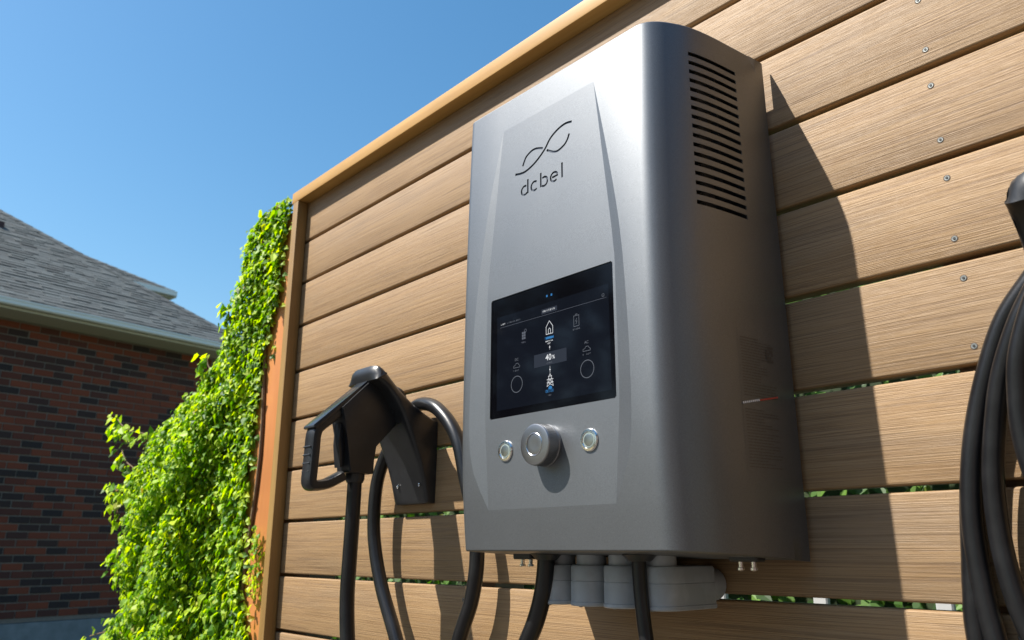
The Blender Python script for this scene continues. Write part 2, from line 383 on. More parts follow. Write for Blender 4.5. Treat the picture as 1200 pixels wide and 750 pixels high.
for st in ([*arc(x0+.0088, zb+.0085, .0082, 60, 318, 14)], [(x0+.0166, zb+.0270), (x0+.0166, zb+.0005)],          # d
           arc(x0+.0330, zb+.0085, .0082, 50, 312, 14),                                                                # c
           [(x0+.0485, zb+.0270), (x0+.0485, zb+.0005)], arc(x0+.0562, zb+.0085, .0082, 120, -130, 14),                # b
           [(x0+.0752, zb+.0085), (x0+.0800, zb+.0085)]+arc(x0+.0800, zb+.0085, .0082, 4, 312, 18),                    # e
           [(x0+.0985, zb+.0275), (x0+.0985, zb+.0005)]):                                                              # l
    cuts.append(ribbon_cut(st, .0037, .0020))
KS = .9855                      # display drawing is scaled onto the panel plane
SX0, SX1, SZ0, SZ1 = -1.0195*KS+.001, -.7385*KS-.001, .2085*KS, .4165*KS+.001
bm = bmesh.new()
prism_bm(bm, [(SX0, SZ0), (SX1, SZ0), (SX1, SZ1), (SX0, SZ1)], lambda x, z: (x, YF-.02, z), lambda x, z: (x, panel_y(z)+.0045, z))
es = [e for e in bm.edges if abs(e.verts[0].co.y-e.verts[1].co.y) > .005]; bmesh.ops.bevel(bm, geom=es, offset=.002, segments=3, affect='EDGES')
bmesh.ops.recalc_face_normals(bm, faces=bm.faces); mcut = bpy.data.meshes.new('cut'); bm.to_mesh(mcut); bm.free(); cuts.append(mcut)
for k, c in enumerate(cuts):
    co = bpy.data.objects.new('cut', c); C.objects.link(co)
    for solver, jig in (('EXACT', 0), ('EXACT', .00013), ('FAST', .00013)):
        co.location = (jig, jig*.3, jig)
        bo = panel.modifiers.new('b', 'BOOLEAN'); bo.operation = 'DIFFERENCE'; bo.solver = solver; bo.object = co
        bpy.context.view_layer.update()
        nm = bpy.data.meshes.new_from_object(panel.evaluated_get(bpy.context.evaluated_depsgraph_get())); panel.modifiers.clear()
        ok = len(nm.polygons) > len(panel.data.polygons) and min(v.co.z for v in nm.vertices) < .07 and max(v.co.z for v in nm.vertices) > .72
        if ok: break
    if ok: panel.data = nm
    else: print('engraving step failed', k)
    bpy.data.objects.remove(co)
nm = panel.data; nm.name = 'centre_panel'
if not nm.materials: nm.materials.append(MCASE)
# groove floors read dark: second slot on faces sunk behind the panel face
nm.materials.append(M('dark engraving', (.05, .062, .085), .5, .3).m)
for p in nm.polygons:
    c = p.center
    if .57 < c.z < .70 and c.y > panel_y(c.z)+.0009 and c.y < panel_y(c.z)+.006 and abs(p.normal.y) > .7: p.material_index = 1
pl(panel, ch)
box('inner_body', (-1.055, -.2300, .02), (-.655, -.052, .775), MDARK); ib = bpy.data.objects['inner_body']; pl(ib, ch)
# dark liner added to keep light out of the slots, and grille bars inside the slots
bm = bmesh.new(); box_bm(bm, (-.645, -.212, .46), (-.634, -.050, .780)); box_bm(bm, (-.636, -.056, .46), (-.603, -.050, .783))
for z in slot_z:
    for y in (-.172, -.168, -.12):
        box_bm(bm, (-.632, y-.001, z-.009), (-.618, y+.001, z+.002))
    box_bm(bm, (-.640, -.19, z-.012), (-.6415+.006, -.07, z-.010))
gr = pl(link('grille_and_light_block', bm_mesh(bm, 'grille_and_light_block'), MSLOT), ch)
pl(box('mounting_bracket', (-1.03, -.055, .05), (-.63, -.0005, .66), MDARK), ch)

# screen
MGLASS = M('screen glass', (.0016, .0014, .0022), .07); MGLASS.set('Coat Weight', 0); MGLASS.set('Specular IOR Level', .16)
MGLASS.set('Emission Color', (.10, .115, .17, 1)); MGLASS.set('Emission Strength', .004)
YS = panel_y(.3)+.0022
scr = pl(box('screen', (SX0+.001, YS, SZ0+.001), (SX1-.001, YS+.002, SZ1-.001), MGLASS.m), ch)
def UI(n, c, e):
    m = emis(n, c, e, (.002, .002, .0025)); m.node_tree.nodes['Principled BSDF'].inputs['Specular IOR Level'].default_value = 0; return m
U_GREY = UI('display grey', (.30, .33, .38), .24); U_WHITE = UI('display white', (.95, .97, 1), .42); U_BLUE = UI('display blue', (.06, .3, .7), .35); U_BOX = UI('display box', (.08, .10, .14), .2); U_DIM = UI('display dim', (.2, .22, .27), .3)
U_BACK = M('display field', (.0014, .0016, .0024), .06, Emission_Strength=.05); U_BACK.set('Emission Color', (.05, .065, .11, 1)); U_BACK.set('Specular IOR Level', .16); U_BACK = U_BACK.m
def ui(name, bm, mat): 
    me = bm_mesh(bm, name); me.transform(Matrix.Diagonal((KS, 1, KS, 1))); return pl(link(name, me, mat), scr)
def uq(bm, x0, z0, x1, z1, lev=1):
    y = YS-.00015*lev; vs = [bm.verts.new((x0, y, z0)), bm.verts.new((x1, y, z0)), bm.verts.new((x1, y, z1)), bm.verts.new((x0, y, z1))]; bm.faces.new(vs)
def ustroke(bm, pts, w=.0008, lev=1, close=False):
    if close: pts = list(pts)+[pts[0]]
    y = YS-.00015*lev
    for a, b in zip(pts, pts[1:]):
        a = Vector(a); b = Vector(b); t = (b-a)
        if t.length < 1e-7: continue
        t.normalize(); n = Vector((-t.y, t.x))*w/2; a2 = a-t*w*.3; b2 = b+t*w*.3
        bm.faces.new([bm.verts.new((q.x, y, q.y)) for q in (a2-n, b2-n, b2+n, a2+n)])
def uarc(bm, cx, cz, r, w, a0=0, a1=360, n=40, lev=1): ustroke(bm, [(cx+r*math.cos(R(a0+(a1-a0)*k/n)), cz+r*math.sin(R(a0+(a1-a0)*k/n))) for k in range(n+1)], w, lev)
def greek(bm, x0, x1, z, h, lev=1):          # tiny lettering too small to read
    x = x0
    while x < x1-.0012:
        w = random.uniform(.0009, .0016)
        if random.random() < .85:
            k = random.randrange(4)
            ustroke(bm, [(x, z), (x, z+h)], .00045, lev)
            if k != 0: ustroke(bm, [(x, z+h*(.95 if k == 1 else .05)), (x+w*.8, z+h*(.95 if k == 1 else .05))], .00045, lev)
            if k == 3: ustroke(bm, [(x+w*.8, z), (x+w*.8, z+h)], .00045, lev)
        x += w+.0006
def utext(txt, x, z, size, mat, name='display_text', bold=0):
    cu = bpy.data.curves.new('t', 'FONT'); cu.body = txt; cu.size = size; cu.align_x = 'CENTER'; cu.align_y = 'CENTER'; cu.offset = bold
    o = bpy.data.objects.new('t', cu); C.objects.link(o); dg = bpy.context.evaluated_depsgraph_get(); me = bpy.data.meshes.new_from_object(o.evaluated_get(dg)); bpy.data.objects.remove(o)
    me.transform(Matrix.Translation((x, YS-.0006, z)) @ Matrix.Rotation(R(90), 4, 'X')); me.transform(Matrix.Diagonal((KS, 1, KS, 1))); me.name = name; me.materials.clear()
    return pl(link(name, me, mat), scr)
def nb(): return bmesh.new()
XC = -.8763
b = nb(); uq(b, -1.004, .222, -.750, .384, 1); ui('display_field', b, U_BACK)
b = nb(); uq(b, -.8830, .3935, -.8795, .397, 2); uq(b, -.8725, .3935, -.869, .397, 2); ui('status_icon', b, U_BLUE)
b = nb(); uarc(b, -.761, .3685, .0022, .0006, 0, 360, 16, 2); ustroke(b, [(-.763, .3665), (-.759, .3665)], .0006, 2); ui('bell_icon', b, U_GREY)
b = nb(); ustroke(b, [(-.996, .3645), (-.754, .3635)], .0005, 2); ui('divider_line', b, U_DIM)
b = nb(); uq(b, -.894, .3665, -.8585, .3745, 3); ui('header_tab', b, U_BOX)
b = nb(); greek(b, -.8905, -.862, .3695, .0024, 5); greek(b, -.993, -.981, .3685, .0022, 5); ui('header_text', b, U_WHITE)
b = nb(); greek(b, -.977, -.944, .3685, .0020, 5); ui('subheader_text', b, U_GREY)
b = nb(); ustroke(b, [(XC-.0075, .331), (XC-.0075, .343), (XC, .3525), (XC+.0075, .343), (XC+.0075, .331)], .0009, 3, True); ustroke(b, [(XC-.0025, .331), (XC-.0025, .338), (XC, .3405), (XC+.0025, .338), (XC+.0025, .331)], .0009, 3); ui('home_icon', b, U_WHITE)
b = nb(); greek(b, XC-.010, XC+.010, .3225, .0042, 3); uq(b, XC-.0085, .3232, XC+.009, .3262, 2); ui('power_reading', b, U_BLUE)
b = nb(); greek(b, XC-.009, XC+.009, .3185, .0018, 3); greek(b, XC-.0045, XC+.0045, .3145, .0020, 3); ui('home_caption', b, U_WHITE)
b = nb(); ustroke(b, [(XC, .312), (XC, .305)], .0005, 2); ustroke(b, [(XC, .278), (XC, .264)], .0005, 2); uarc(b, XC, .309, .0006, .0013, n=8, lev=3); uarc(b, XC, .2725, .0006, .0013, n=8, lev=3); ui('flow_line', b, U_WHITE)
b = nb(); uq(b, -.9125, .2805, -.8395, .3015, 2); ui('charge_box', b, U_BOX)
utext('40', XC-.0028, .2925, .0135, U_WHITE, 'charge_text', .00015); utext('%', XC+.0085, .2915, .0085, U_WHITE, 'percent_text', .0001)
b = nb(); greek(b, XC-.0065, XC+.0065, .2830, .0017, 4); ui('charge_caption', b, U_GREY)
b = nb()
for a, c in (((-.004, .262), (.004, .262)), ((-.007, .257), (.007, .257)), ((-.007, .252), (.007, .252)), ((-.007, .246), (-.0025, .262)), ((.007, .246), (.0025, .262)), ((-.0025, .262), (0, .2655)), ((.0025, .262), (0, .2655)), ((-.0045, .252), (.003, .2585)), ((.0045, .252), (-.003, .2585)), ((-.007, .246), (.0045, .252)), ((.007, .246), (-.0045, .252))):
    ustroke(b, [(XC+a[0], a[1]), (XC+c[0], c[1])], .0008, 3)
ui('grid_icon', b, U_WHITE)
b = nb(); greek(b, XC-.010, XC+.010, .2365, .0042, 3); uarc(b, XC, .2425, .002, .004, 0, 180, 10, 2); ui('grid_reading', b, U_BLUE)
b = nb(); greek(b, XC-.0045, XC+.0045, .2310, .0018, 3); ui('grid_caption', b, U_GREY)
b = nb(); ustroke(b, [(-.8225, .3315), (-.8225, .3485), (-.8115, .3485), (-.8115, .3315)], .0008, 3, True); ustroke(b, [(-.819, .3505), (-.815, .3505)], .001, 3); ustroke(b, [(-.816, .344), (-.8185, .3395), (-.8155, .3395), (-.818, .335)], .0007, 3); greek(b, -.8245, -.8095, .3260, .0020, 3); ui('battery_icon', b, U_GREY)
b = nb()
for k in range(2):
    for l in range(3): uq(b, -.941+k*.0045, .3335+l*.0045, -.937+k*.0045, .3372+l*.0045, 3)
uarc(b, -.9325, .3475, .0025, .0008, n=14, lev=3); greek(b, -.942, -.930, .3275, .0020, 3); ui('solar_icon', b, U_DIM)
for cx, lab in ((-.954, 'DC'), (-.797, 'AC')):
    utext(lab, cx, .3018, .0062, U_GREY, 'port_text')
    b = nb(); ustroke(b, [(cx-.0075, .2885), (cx-.0075, .2915), (cx-.004, .2925), (cx-.0015, .2955), (cx+.003, .2955), (cx+.0055, .2922), (cx+.0075, .291), (cx+.0075, .2885)], .0007, 3, True); greek(b, cx-.008, cx+.008, .2825, .0020, 3); ui('car_icon', b, U_GREY)
    b = nb(); uarc(b, cx, .2605, .0135, .0011, n=48, lev=3); ui('dial_ring', b, U_GREY)

# knob and buttons on the tilted lower panel
ang = math.atan2(YP0-YP1, .668)
def ctl(x, z): return Matrix.Translation((x, panel_y(z)-.0003, z)) @ Matrix.Rotation(-ang, 4, 'X') @ Matrix.Rotation(R(90), 4, 'X')
Mk = ctl(-.869, .151)
kn = pl(lathe('knob', [(.0315, -.002), (.0318, .004), (.0312, .005), (.0312, .0245), (.0302, .0262), (.0285, .0268), (.0170, .0268), (.0163, .0262), (.0158, .0268)], Mk, MKNOB, None, 64, 30), ch)
pl(lathe('knob_ring', [(.0172, .0262), (.0172, .0272), (.0166, .0276), (.0160, .0272), (.0160, .0262)], Mk, MCHR, None, 48), kn)
pl(lathe('knob_button', [(.0158, .0250), (.0158, .0262), (.0145, .0266), (.008, .0262), (0, .0260)], Mk, MKNOB, None, 48), kn)
bm = bmesh.new()
for k in range(60):
    a = 2*math.pi*k/60; Mt = Mk @ Matrix.Rotation(a, 4, 'Z')
    for v in bmesh.ops.create_cube(bm, size=1)['verts']: v.co = Mt @ Vector((.0313+v.co.x*.0006, v.co.y*.0012, .0145+v.co.z*.016))
pl(link('knob_ridges', bm_mesh(bm, 'knob_ridges'), MKNOB), kn)
for bx in (-.963, -.7815):
    Mb = ctl(bx, .151)
    bt = pl(lathe('push_button', [(.0168, -.001), (.0168, .001), (.0155, .0028), (.0125, .0030), (.0115, .0016), (.0112, .0012)], Mb, MCHR, None, 48), ch)
    pl(lathe('light_ring', [(.0112, .0012), (.0105, .0020), (.0090, .0022), (.0086, .0012)], Mb, MRING, None, 40), bt)
    pl(lathe('button_cap', [(.0085, .0012), (.0085, .0024), (.0070, .0027), (0, .0027)], Mb, MBTN, None, 40), bt)
# rating label on the side, dark print on the dark side
def side_x(y):
    for (xa, ya), (xb, yb) in zip(cr, cr[1:]):
        if ya <= y <= yb: return xa+(xb-xa)*(y-ya)/(yb-ya)
    return -.592
MLAB = M('side label film', (.17, .165, .16), .42, .85).m; MPR = M('side label print', (.155, .155, .155), .5, .85).m
def side_quad(bm, y0, z0, y1, z1, off):
    vs = [bm.verts.new((side_x(y)+off, y, z)) for y, z in ((y0, z0), (y1, z0), (y1, z1), (y0, z1))]; bm.faces.new(vs)
b = nb(); 
yy = np.linspace(-.135, -.050, 8)
for ya, yb in zip(yy, yy[1:]): side_quad(b, ya, .100, yb, .305, .0003)
lab = pl(link('rating_label', bm_mesh(b, 'rating_label'), MCASE), ch)
b = nb()
for blk in ((.288, .205), (.188, .108)):
    z = blk[0]
    while z > blk[1]:
        y = -.130
        ye = random.choice((-.060, -.075, -.056, -.09))
        while y < ye:
            w = random.uniform(.003, .010); side_quad(b, y, z, min(y+w, ye), z+.0014, .0009); y += w+.0015
        z -= .0042
for (zz, h) in ((.292, .002),): side_quad(b, -.130, zz, -.09, zz+h, .0009)
for k in range(5):
    for l in range(4):
        if (k*7+l*3) % 4: side_quad(b, -.074+l*.004, .262+k*.005, -.0705+l*.004, .2665+k*.005, .0012)
pl(link('label_print', bm_mesh(b, 'label_print'), MPR), lab)
b = nb(); y = -.135  # sunlit strip of the label, its brightness painted as white and red print
while y < -.098: side_quad(b, y, .1955+(y+.135)*.20, y+.003, .1985+(y+.135)*.20, .0013); y += .0042
pl(link('sunlit_label_line', bm_mesh(b, 'sunlit_label_line'), M('sunlit white print', (.8, .8, .8), .5).m), lab)
b = nb()
while y < -.056: side_quad(b, y, .1955+(y+.135)*.20, y+.0034, .1977+(y+.135)*.20, .0013); y += .0042
pl(link('sunlit_label_line', bm_mesh(b, 'sunlit_label_line'), M('sunlit red print', (.6, .08, .05), .5).m), lab)

# cable glands and latch screws under the body
def gland(x, y):
    Mg = Matrix.Translation((x, y, -.002))
    return pl(lathe('cable_gland', [(.026, .012), (.026, -.006), (.022, -.009), (.019, -.0125), (.016, -.015)], Mg, MBLACK, None, 12, 30), ch)
gland(-.962, -.17); gland(-.770, -.17)
for lx, ly in ((-1.085+.06, -.155), (-.632, -.11)):
    g = pl(box('latch', (lx-.022, ly-.012, -.0165-(0)), (lx+.022, ly+.012, .004), MBLACK, bev=.002), ch)
    for dx in (-.010, .010):
        lathe_o = pl(lathe('latch_screw', [(.0035, 0), (.0035, -.010), (.0052, -.0105), (.0052, -.0135), (.003, -.015), (0, -.015)], Matrix.Translation((lx+dx, ly, -.014)), MCHR, None, 10), g)

# ------------------------------------------------------------ grey conduit fittings under the charger
side = ['leftmost of the four under the charger', 'second from the left under the charger', 'third from the left under the charger', 'rightmost under the charger, whole side in view']
for k, cx in enumerate((-.966, -.899, -.832, -.763)):
    f = tag(empty('conduit_fitting', (cx, -.10, -.055)), 'grey plastic conduit elbow box, '+side[k], 'conduit fitting', 'grey conduit fittings under the charger')
    r = .030; yf, yb = -.168+.002*k, -.042
    def outline(rr, n=16): 
        return [(rr*math.cos(R(180+180*i/n)), yf+r+rr*math.sin(R(180+180*i/n))) for i in range(n+1)] + [(rr, yb), (-rr, yb)]
    bm = bmesh.new(); rows = []
    for rr, z in ((.0265, -.0235), (.0285, -.0245), (.030, -.0275), (.030, -.0465), (.0293, -.047), (.0293, -.0478), (.0303, -.0483), (.0306, -.078), (.0318, -.0785), (.0318, -.083), (.0300, -.0845)):
        rows.append([bm.verts.new((cx+x, y, z)) for x, y in outline(rr)])
    for a, b2 in zip(rows, rows[1:]):
        for i in range(len(a)): bm.faces.new((a[i], a[(i+1) % len(a)], b2[(i+1) % len(a)], b2[i]))
    bm.faces.new(rows[0]); bm.faces.new(rows[-1][::-1])
    pl(link('body', bm_mesh(bm, 'body', 35), MPVC), f)
    pl(lathe('riser_pipe', [(.0235, .02), (.0235, -.0238)], Matrix.Translation((cx, -.132, 0)), MPVC, None, 32), f)
    pl(lathe('wall_hub', [(.0245, 0), (.0245, .038), (.021, .0405)], Matrix.Translation((cx, -.0415, -.052)) @ Matrix.Rotation(R(-90), 4, 'X'), MPVC, None, 32), f)
    pl(lathe('cover_screw', [(.003, 0), (.003, -.0015), (0, -.0022)], Matrix.Translation((cx-.004, yf+.012, -.0845)), MSCREW, None, 10), f)

# ------------------------------------------------------------ connector holsters
def make_holster(x, label):
    t = tag(empty('cable_holster', (x, 0, .1)), label, 'connector holder')
    # side profile (y, z), a back that stands on the wall and a hood that leans out
    outer = [(-.0005, .100), (-.0005, .150), (-.0005, .205), (-.0005, .250), (-.0005, .284), (-.018, .294), (-.045, .310), (-.072, .330), (-.098, .354), (-.122, .379), (-.140, .396), (-.152, .402), (-.162, .400), (-.168, .391), (-.170, .378), (-.166, .365), (-.156, .361), (-.138, .350), (-.115, .325), (-.096, .296), (-.082, .266), (-.064, .228), (-.046, .188), (-.033, .148), (-.024, .108), (-.020, .100)]
    bm = bmesh.new()
    def wid(y, z): 
        w = .066+.004*min(1, (z-.1)/.1)
        w -= .006*max(0, min(1, (z-.30)/.10))
        return w
    P = outer; n = len(P)
    rows = []
    cy = sum(p[0] for p in P)/n; cz = sum(p[1] for p in P)/n
    for s in (-1, -.985, -.95, -.88, -.76, -.6, -.42, .42, .6, .76, .88, .95, .985, 1):
        row = []
        for i, (y, z) in enumerate(P):
            # inset along local normal near the cheeks
            a = Vector(P[i-1]); c = Vector(P[(i+1) % n]); tt = (c-a).normalized(); nn = Vector((tt.y, -tt.x))
            q_ = max(0, (abs(s)-.85)/.15); ins = .0075*(1-math.sqrt(max(0, 1-q_*q_)))
            if 3 < i < 15:
                t_ = max(0, (abs(s)-.40)/.60); hf = min(1, max(0, (z-.29)/.07)); ins += hf*.022*(1-math.sqrt(max(0, 1-t_*t_)))
            if y > -.001: ins = 0
            q = Vector((y, z)) + nn*ins*SGN
            row.append(bm.verts.new((x+s*wid(y, z), min(q.x, -.0005), q.y)))
        rows.append(row)
    for a, b2 in zip(rows, rows[1:]):
        for i in range(n): bm.faces.new((a[i], a[(i+1) % n], b2[(i+1) % n], b2[i]))
    for row in (rows[0], rows[-1]):              # cheeks as a strip of quads from the back chain to the front chain
        lo, hi = 0, n-1
        while hi-lo > 2:
            bm.faces.new((row[lo], row[lo+1], row[hi-1], row[hi])); lo += 1; hi -= 1
        if hi-lo == 2: bm.faces.new((row[lo], row[lo+1], row[hi]))
    pl(link('holder_body', bm_mesh(bm, 'holder_body', 40), MBLACK), t)
    # worn face plate with two screws
    def fy(z): return -.0282-(z-.120)*.26-max(0, z-.17)*.14
    for dx in (-.036, .050):
        pl(lathe('holder_screw', [(.004, 0), (.004, .0015), (.0022, .002), (.0022, .0004), (0, .0004)], Matrix.Translation((x+dx, fy(.14), .14)) @ Matrix.Rotation(R(90), 4, 'X'), MCHR, None, 12), t)
    return t
SGN = -1
make_holster(-1.560, 'black plastic connector holder on the boards left of the charger, plug gun hanging in it')
make_holster(-.175, 'black plastic cable holder at the right edge, coiled cable looped over it')

# ------------------------------------------------------------ charging gun
gun = tag(empty('charging_connector', (-1.560, -.2, .15)), 'black plug gun with open loop handle hanging in the left holder', 'charging plug')
gx = -1.560; GY, GS = .017, 1.02
def slab(name, poly, w, mat, parent, bev=.004, holes=None):
    bm = bmesh.new(); prism_bm(bm, poly, lambda y, z: (gx-w, y+GY, z*GS), lambda y, z: (gx+w, y+GY, z*GS))
    bmesh.ops.bevel(bm, geom=bm.edges[:], offset=bev, segments=2, affect='EDGES', profile=.6, clamp_overlap=True)
    return pl(link(name, bm_mesh(bm, name, 30), mat), parent)
body = slab('gun_body', [(-.164, .371), (-.128, .340), (-.080, .292), (-.158, .217), (-.157, .156), (-.219, .156), (-.224, .228), (-.246, .292)], .027, MBLACK, gun)
# handle loop: a smooth closed bar with ribbed grip
hl = [(-.2235, .150), (-.240, .141), (-.262, .131), (-.288, .127), (-.2985, .133), (-.2980, .160), (-.2965, .200), (-.2950, .232), (-.286, .248), (-.262, .268), (-.236, .290)]
bm = bmesh.new(); pts = spline([(gx, y+GY, z*GS) for y, z in hl], 6)
nn = 12; rings = []
for i, p in enumerate(pts):
    t = (pts[min(i+1, len(pts)-1)]-pts[max(i-1, 0)]).normalized(); nrm = Vector((1, 0, 0)); bb = t.cross(nrm)
    u = i/(len(pts)-1); th = .0125 if .3 < u < .75 else .0115
    ring = []
    for k in range(nn):
        a = 2*math.pi*k/nn; ca, sa = math.cos(a), math.sin(a); e = .6
        ring.append(bm.verts.new(p+nrm*(.020*math.copysign(abs(ca)**e, ca))+bb*(th*math.copysign(abs(sa)**e, sa))))
    rings.append(ring)
for a, b2 in zip(rings, rings[1:]):
    for k in range(nn): bm.faces.new((a[k], a[(k+1) % nn], b2[(k+1) % nn], b2[k]))
bm.faces.new(rings[0][::-1]); bm.faces.new(rings[-1])
han = pl(link('handle', bm_mesh(bm, 'handle', 45), MBLACK), gun)
for k in range(5):
    z = .138+k*.0175
    pl(box('grip_rib', (gx-.0150, -.3105+GY, z), (gx+.0150, -.3060+GY, z+.003), plastic('grip rubber', (.03, .032, .035), .3), None, bev=.001), han)
slab('top_cover', [(-.166, .3735), (-.158, .368), (-.300, .243), (-.309, .244), (-.308, .2495)], .0225, plastic('glossy black plastic', (.02, .023, .027), .22), gun, .0015)
slab('trigger', [(-.240, .262), (-.229, .255), (-.226, .170), (-.234, .166), (-.240, .215)], .012, MBLACK, gun, .002)
slab('latch_tab', [(-.150, .372), (-.140, .366), (-.128, .350), (-.138, .347)], .008, MSCREW, gun, .001)
Mg = Matrix.Translation((gx, -.100, .318)) @ Matrix.Rotation(R(-48), 4, 'X')
pl(lathe('plug_nose', [(0, .05), (.022, .05), (.024, .046), (.024, -.03)], Mg, MBLACK, None, 24), gun)
pl(lathe('strain_relief', [(.021, .010), (.021, -.004), (.0175, -.012)], Matrix.Translation((gx, -.171, .152)), MBLACK, None, 24), gun)

# ------------------------------------------------------------ cables
def cable(pts, r, label, group=None):
    o = tube('charging_cable', pts, r, MRUB, None, 18, 10); tag(o, label, 'cable', group); return o
cable([(gx, -.171, .148), (gx, -.172, .05), (gx-.003, -.172, -.03), (gx-.004, -.172, -.10), (gx+.008, -.172, -.19), (gx+.05, -.17, -.42), (gx+.16, -.13, -.75), (gx+.3, -.1, -1.05), (gx+.42, -.10, GZ+.02)], .0158, 'black cable hanging straight down from the plug gun handle', None)
cable([(-1.36, -.10, -1.10), (-1.40, -.06, -.60), (-1.50, -.048, -.30), (-1.560, -.046, -.190), (-1.625, -.046, -.085), (-1.662, -.046, .007), (-1.672, -.046, .084), (-1.664, -.044, .165), (-1.630, -.038, .235), (-1.580, -.034, .295), (-1.530, -.034, .322), (-1.480, -.040, .320), (-1.432, -.045, .302), (-1.385, -.045, .263), (-1.352, -.045, .214), (-1.328, -.045, .143), (-1.303, -.045, .073), (-1.288, -.045, -.010), (-1.302, -.045, -.092), (-1.341, -.045, -.173), (-1.42, -.05, -.36), (-1.44, -.08, -.8), (-1.40, -.1, -1.17)], .0155, 'black cable draped over the left holder, both ends hanging down the boards')
cable([(-.962, -.17, .01), (-.964, -.17, -.03), (-.972, -.17, -.070), (-.988, -.17, -.110), (-1.012, -.17, -.150), (-1.05, -.165, -.205), (-1.14, -.15, -.4), (-1.18, -.12, -.8), (-1.1, -.1, GZ+.02)], .0145, 'black cable leaving the left gland under the charger, left of the conduit fittings')
cable([(-.770, -.17, .01), (-.772, -.17, -.03), (-.770, -.17, -.070), (-.766, -.17, -.110), (-.757, -.17, -.160), (-.73, -.165, -.3), (-.69, -.14, -.7), (-.6, -.1, GZ+.02)], .0105, 'black cable dropping in front of the grey conduit fittings')
G2 = 'coiled cable loops at the right edge'
cable([(-0.1000, -.03, .362), (-0.1600, -.032, .372), (-0.2250, -.030, .352), (-0.2580, -.028, .318), (-0.2970, -.026, .272), (-0.3270, -.024, .210), (-0.3500, -.022, .146), (-0.3640, -.022, .084), (-0.3710, -.022, .022), (-0.3700, -.022, -.045), (-0.3640, -.022, -.105), (-0.3420, -.03, -.26), (-0.2700, -.04, -.42), (-0.1400, -.04, -.48), (-0.0100, -.04, -.40), (0.0700, -.035, -.2), (0.0900, -.03, .05), (0.0400, -.03, .26), (-0.0400, -.03, .345)], .0127, 'outermost loop of the coiled black cable at the right edge', G2)
cable([(-0.1200, -.052, .366), (-0.1750, -.056, .368), (-0.2250, -.056, .342), (-0.2480, -.054, .304), (-0.2780, -.050, .258), (-0.3060, -.044, .200), (-0.3240, -.038, .140), (-0.3360, -.034, .080), (-0.3400, -.030, .012), (-0.3340, -.030, -.053), (-0.3200, -.030, -.110), (-0.2700, -.045, -.27), (-0.1900, -.045, -.37), (-0.0700, -.05, -.34), (0.0100, -.05, -.15), (0.0300, -.05, .1), (-0.0100, -.05, .29), (-0.0800, -.05, .352)], .0123, 'second loop of the coiled black cable, just inside the outermost one', G2)
cable([(-0.1300, -.075, .372), (-0.1950, -.082, .352), (-0.2280, -.082, .310), (-0.2520, -.080, .270), (-0.2750, -.076, .216), (-0.2840, -.072, .170), (-0.2870, -.070, .132), (-0.2840, -.068, .089), (-0.2750, -.066, .047), (-0.2600, -.06, .0), (-0.2200, -.06, -.09), (-0.1400, -.06, -.14), (-0.0700, -.06, -.05), (-0.0500, -.07, .15), (-0.0650, -.075, .32)], .0120, 'innermost short loop of the coiled cable, curving back under the right holder', G2)
cable([(-0.3500, -.0165, .150), (-0.3650, -.0165, .090), (-0.3730, -.0165, .040), (-0.3780, -.0165, -.005), (-0.3830, -.0165, -.050), (-0.3860, -.0165, -.105), (-0.3750, -.018, -.25), (-0.3000, -.02, -.50), (-0.1400, -.03, -.62), (0.0100, -.05, -.8), (.1, -.08, GZ+.02)], .0125, 'loose cable tail running down behind the outermost loop at the right edge', G2)

# ------------------------------------------------------------ leaves
def leaf_verts(L, W, fold=.25, curl=.18):
    # base, left low, left mid, tip, right mid, right low, centre
    return np.array([(0, 0, 0), (-W*.42, L*.22, fold*W*.42), (-W*.5, L*.5, fold*W*.5), (0, L, -curl*L), (W*.5, L*.5, fold*W*.5), (W*.42, L*.22, fold*W*.42), (0, L*.48, 0)])
LF = [(0, 6, 1), (1, 6, 2), (2, 6, 3), (3, 6, 4), (4, 6, 5), (5, 6, 0)]
def leaf_mesh(L, W, f, c, mat):
    me = bpy.data.meshes.new('leaf'); me.from_pydata([tuple(v) for v in leaf_verts(L, W, f, c)], [], LF); me.materials.append(mat)
    for p in me.polygons: p.use_smooth = False
    return me
def orient(n, tipdir):
    z = Vector(n).normalized(); y = Vector(tipdir); y = (y-z*y.dot(z)).normalized(); x = y.cross(z)
    return Matrix((x, y, z)).transposed()
def leaves_joined(name, items, mat, parent=None):
    V = []; F = []
    for k, (p, m3, L, W_, f, c) in enumerate(items):
        V.append(leaf_verts(L, W_, f, c) @ np.array(m3).T + np.array(p)); F += [(a+7*k, b+7*k, d+7*k) for a, b, d in LF]
    me = bpy.data.meshes.new(name); me.from_pydata(np.concatenate(V).tolist(), [], F); me.materials.append(mat)
    return link(name, me, None, parent)
def inside(p, poly):
    x, y = p; c = False; j = len(poly)-1
    for i in range(len(poly)):
        xi, yi = poly[i]; xj, yj = poly[j]
        if (yi > y) != (yj > y) and x < (xj-xi)*(y-yi)/(yj-yi)+xi: c = not c
        j = i
    return c
def edge_dist(p, poly):
    P = Vector(p); d = 9
    for i in range(len(poly)):
        a = Vector(poly[i-1]); b = Vector(poly[i]); t = max(0, min(1, (P-a).dot(b-a)/(b-a).length_squared)); d = min(d, (a+(b-a)*t-P).length)
    return d
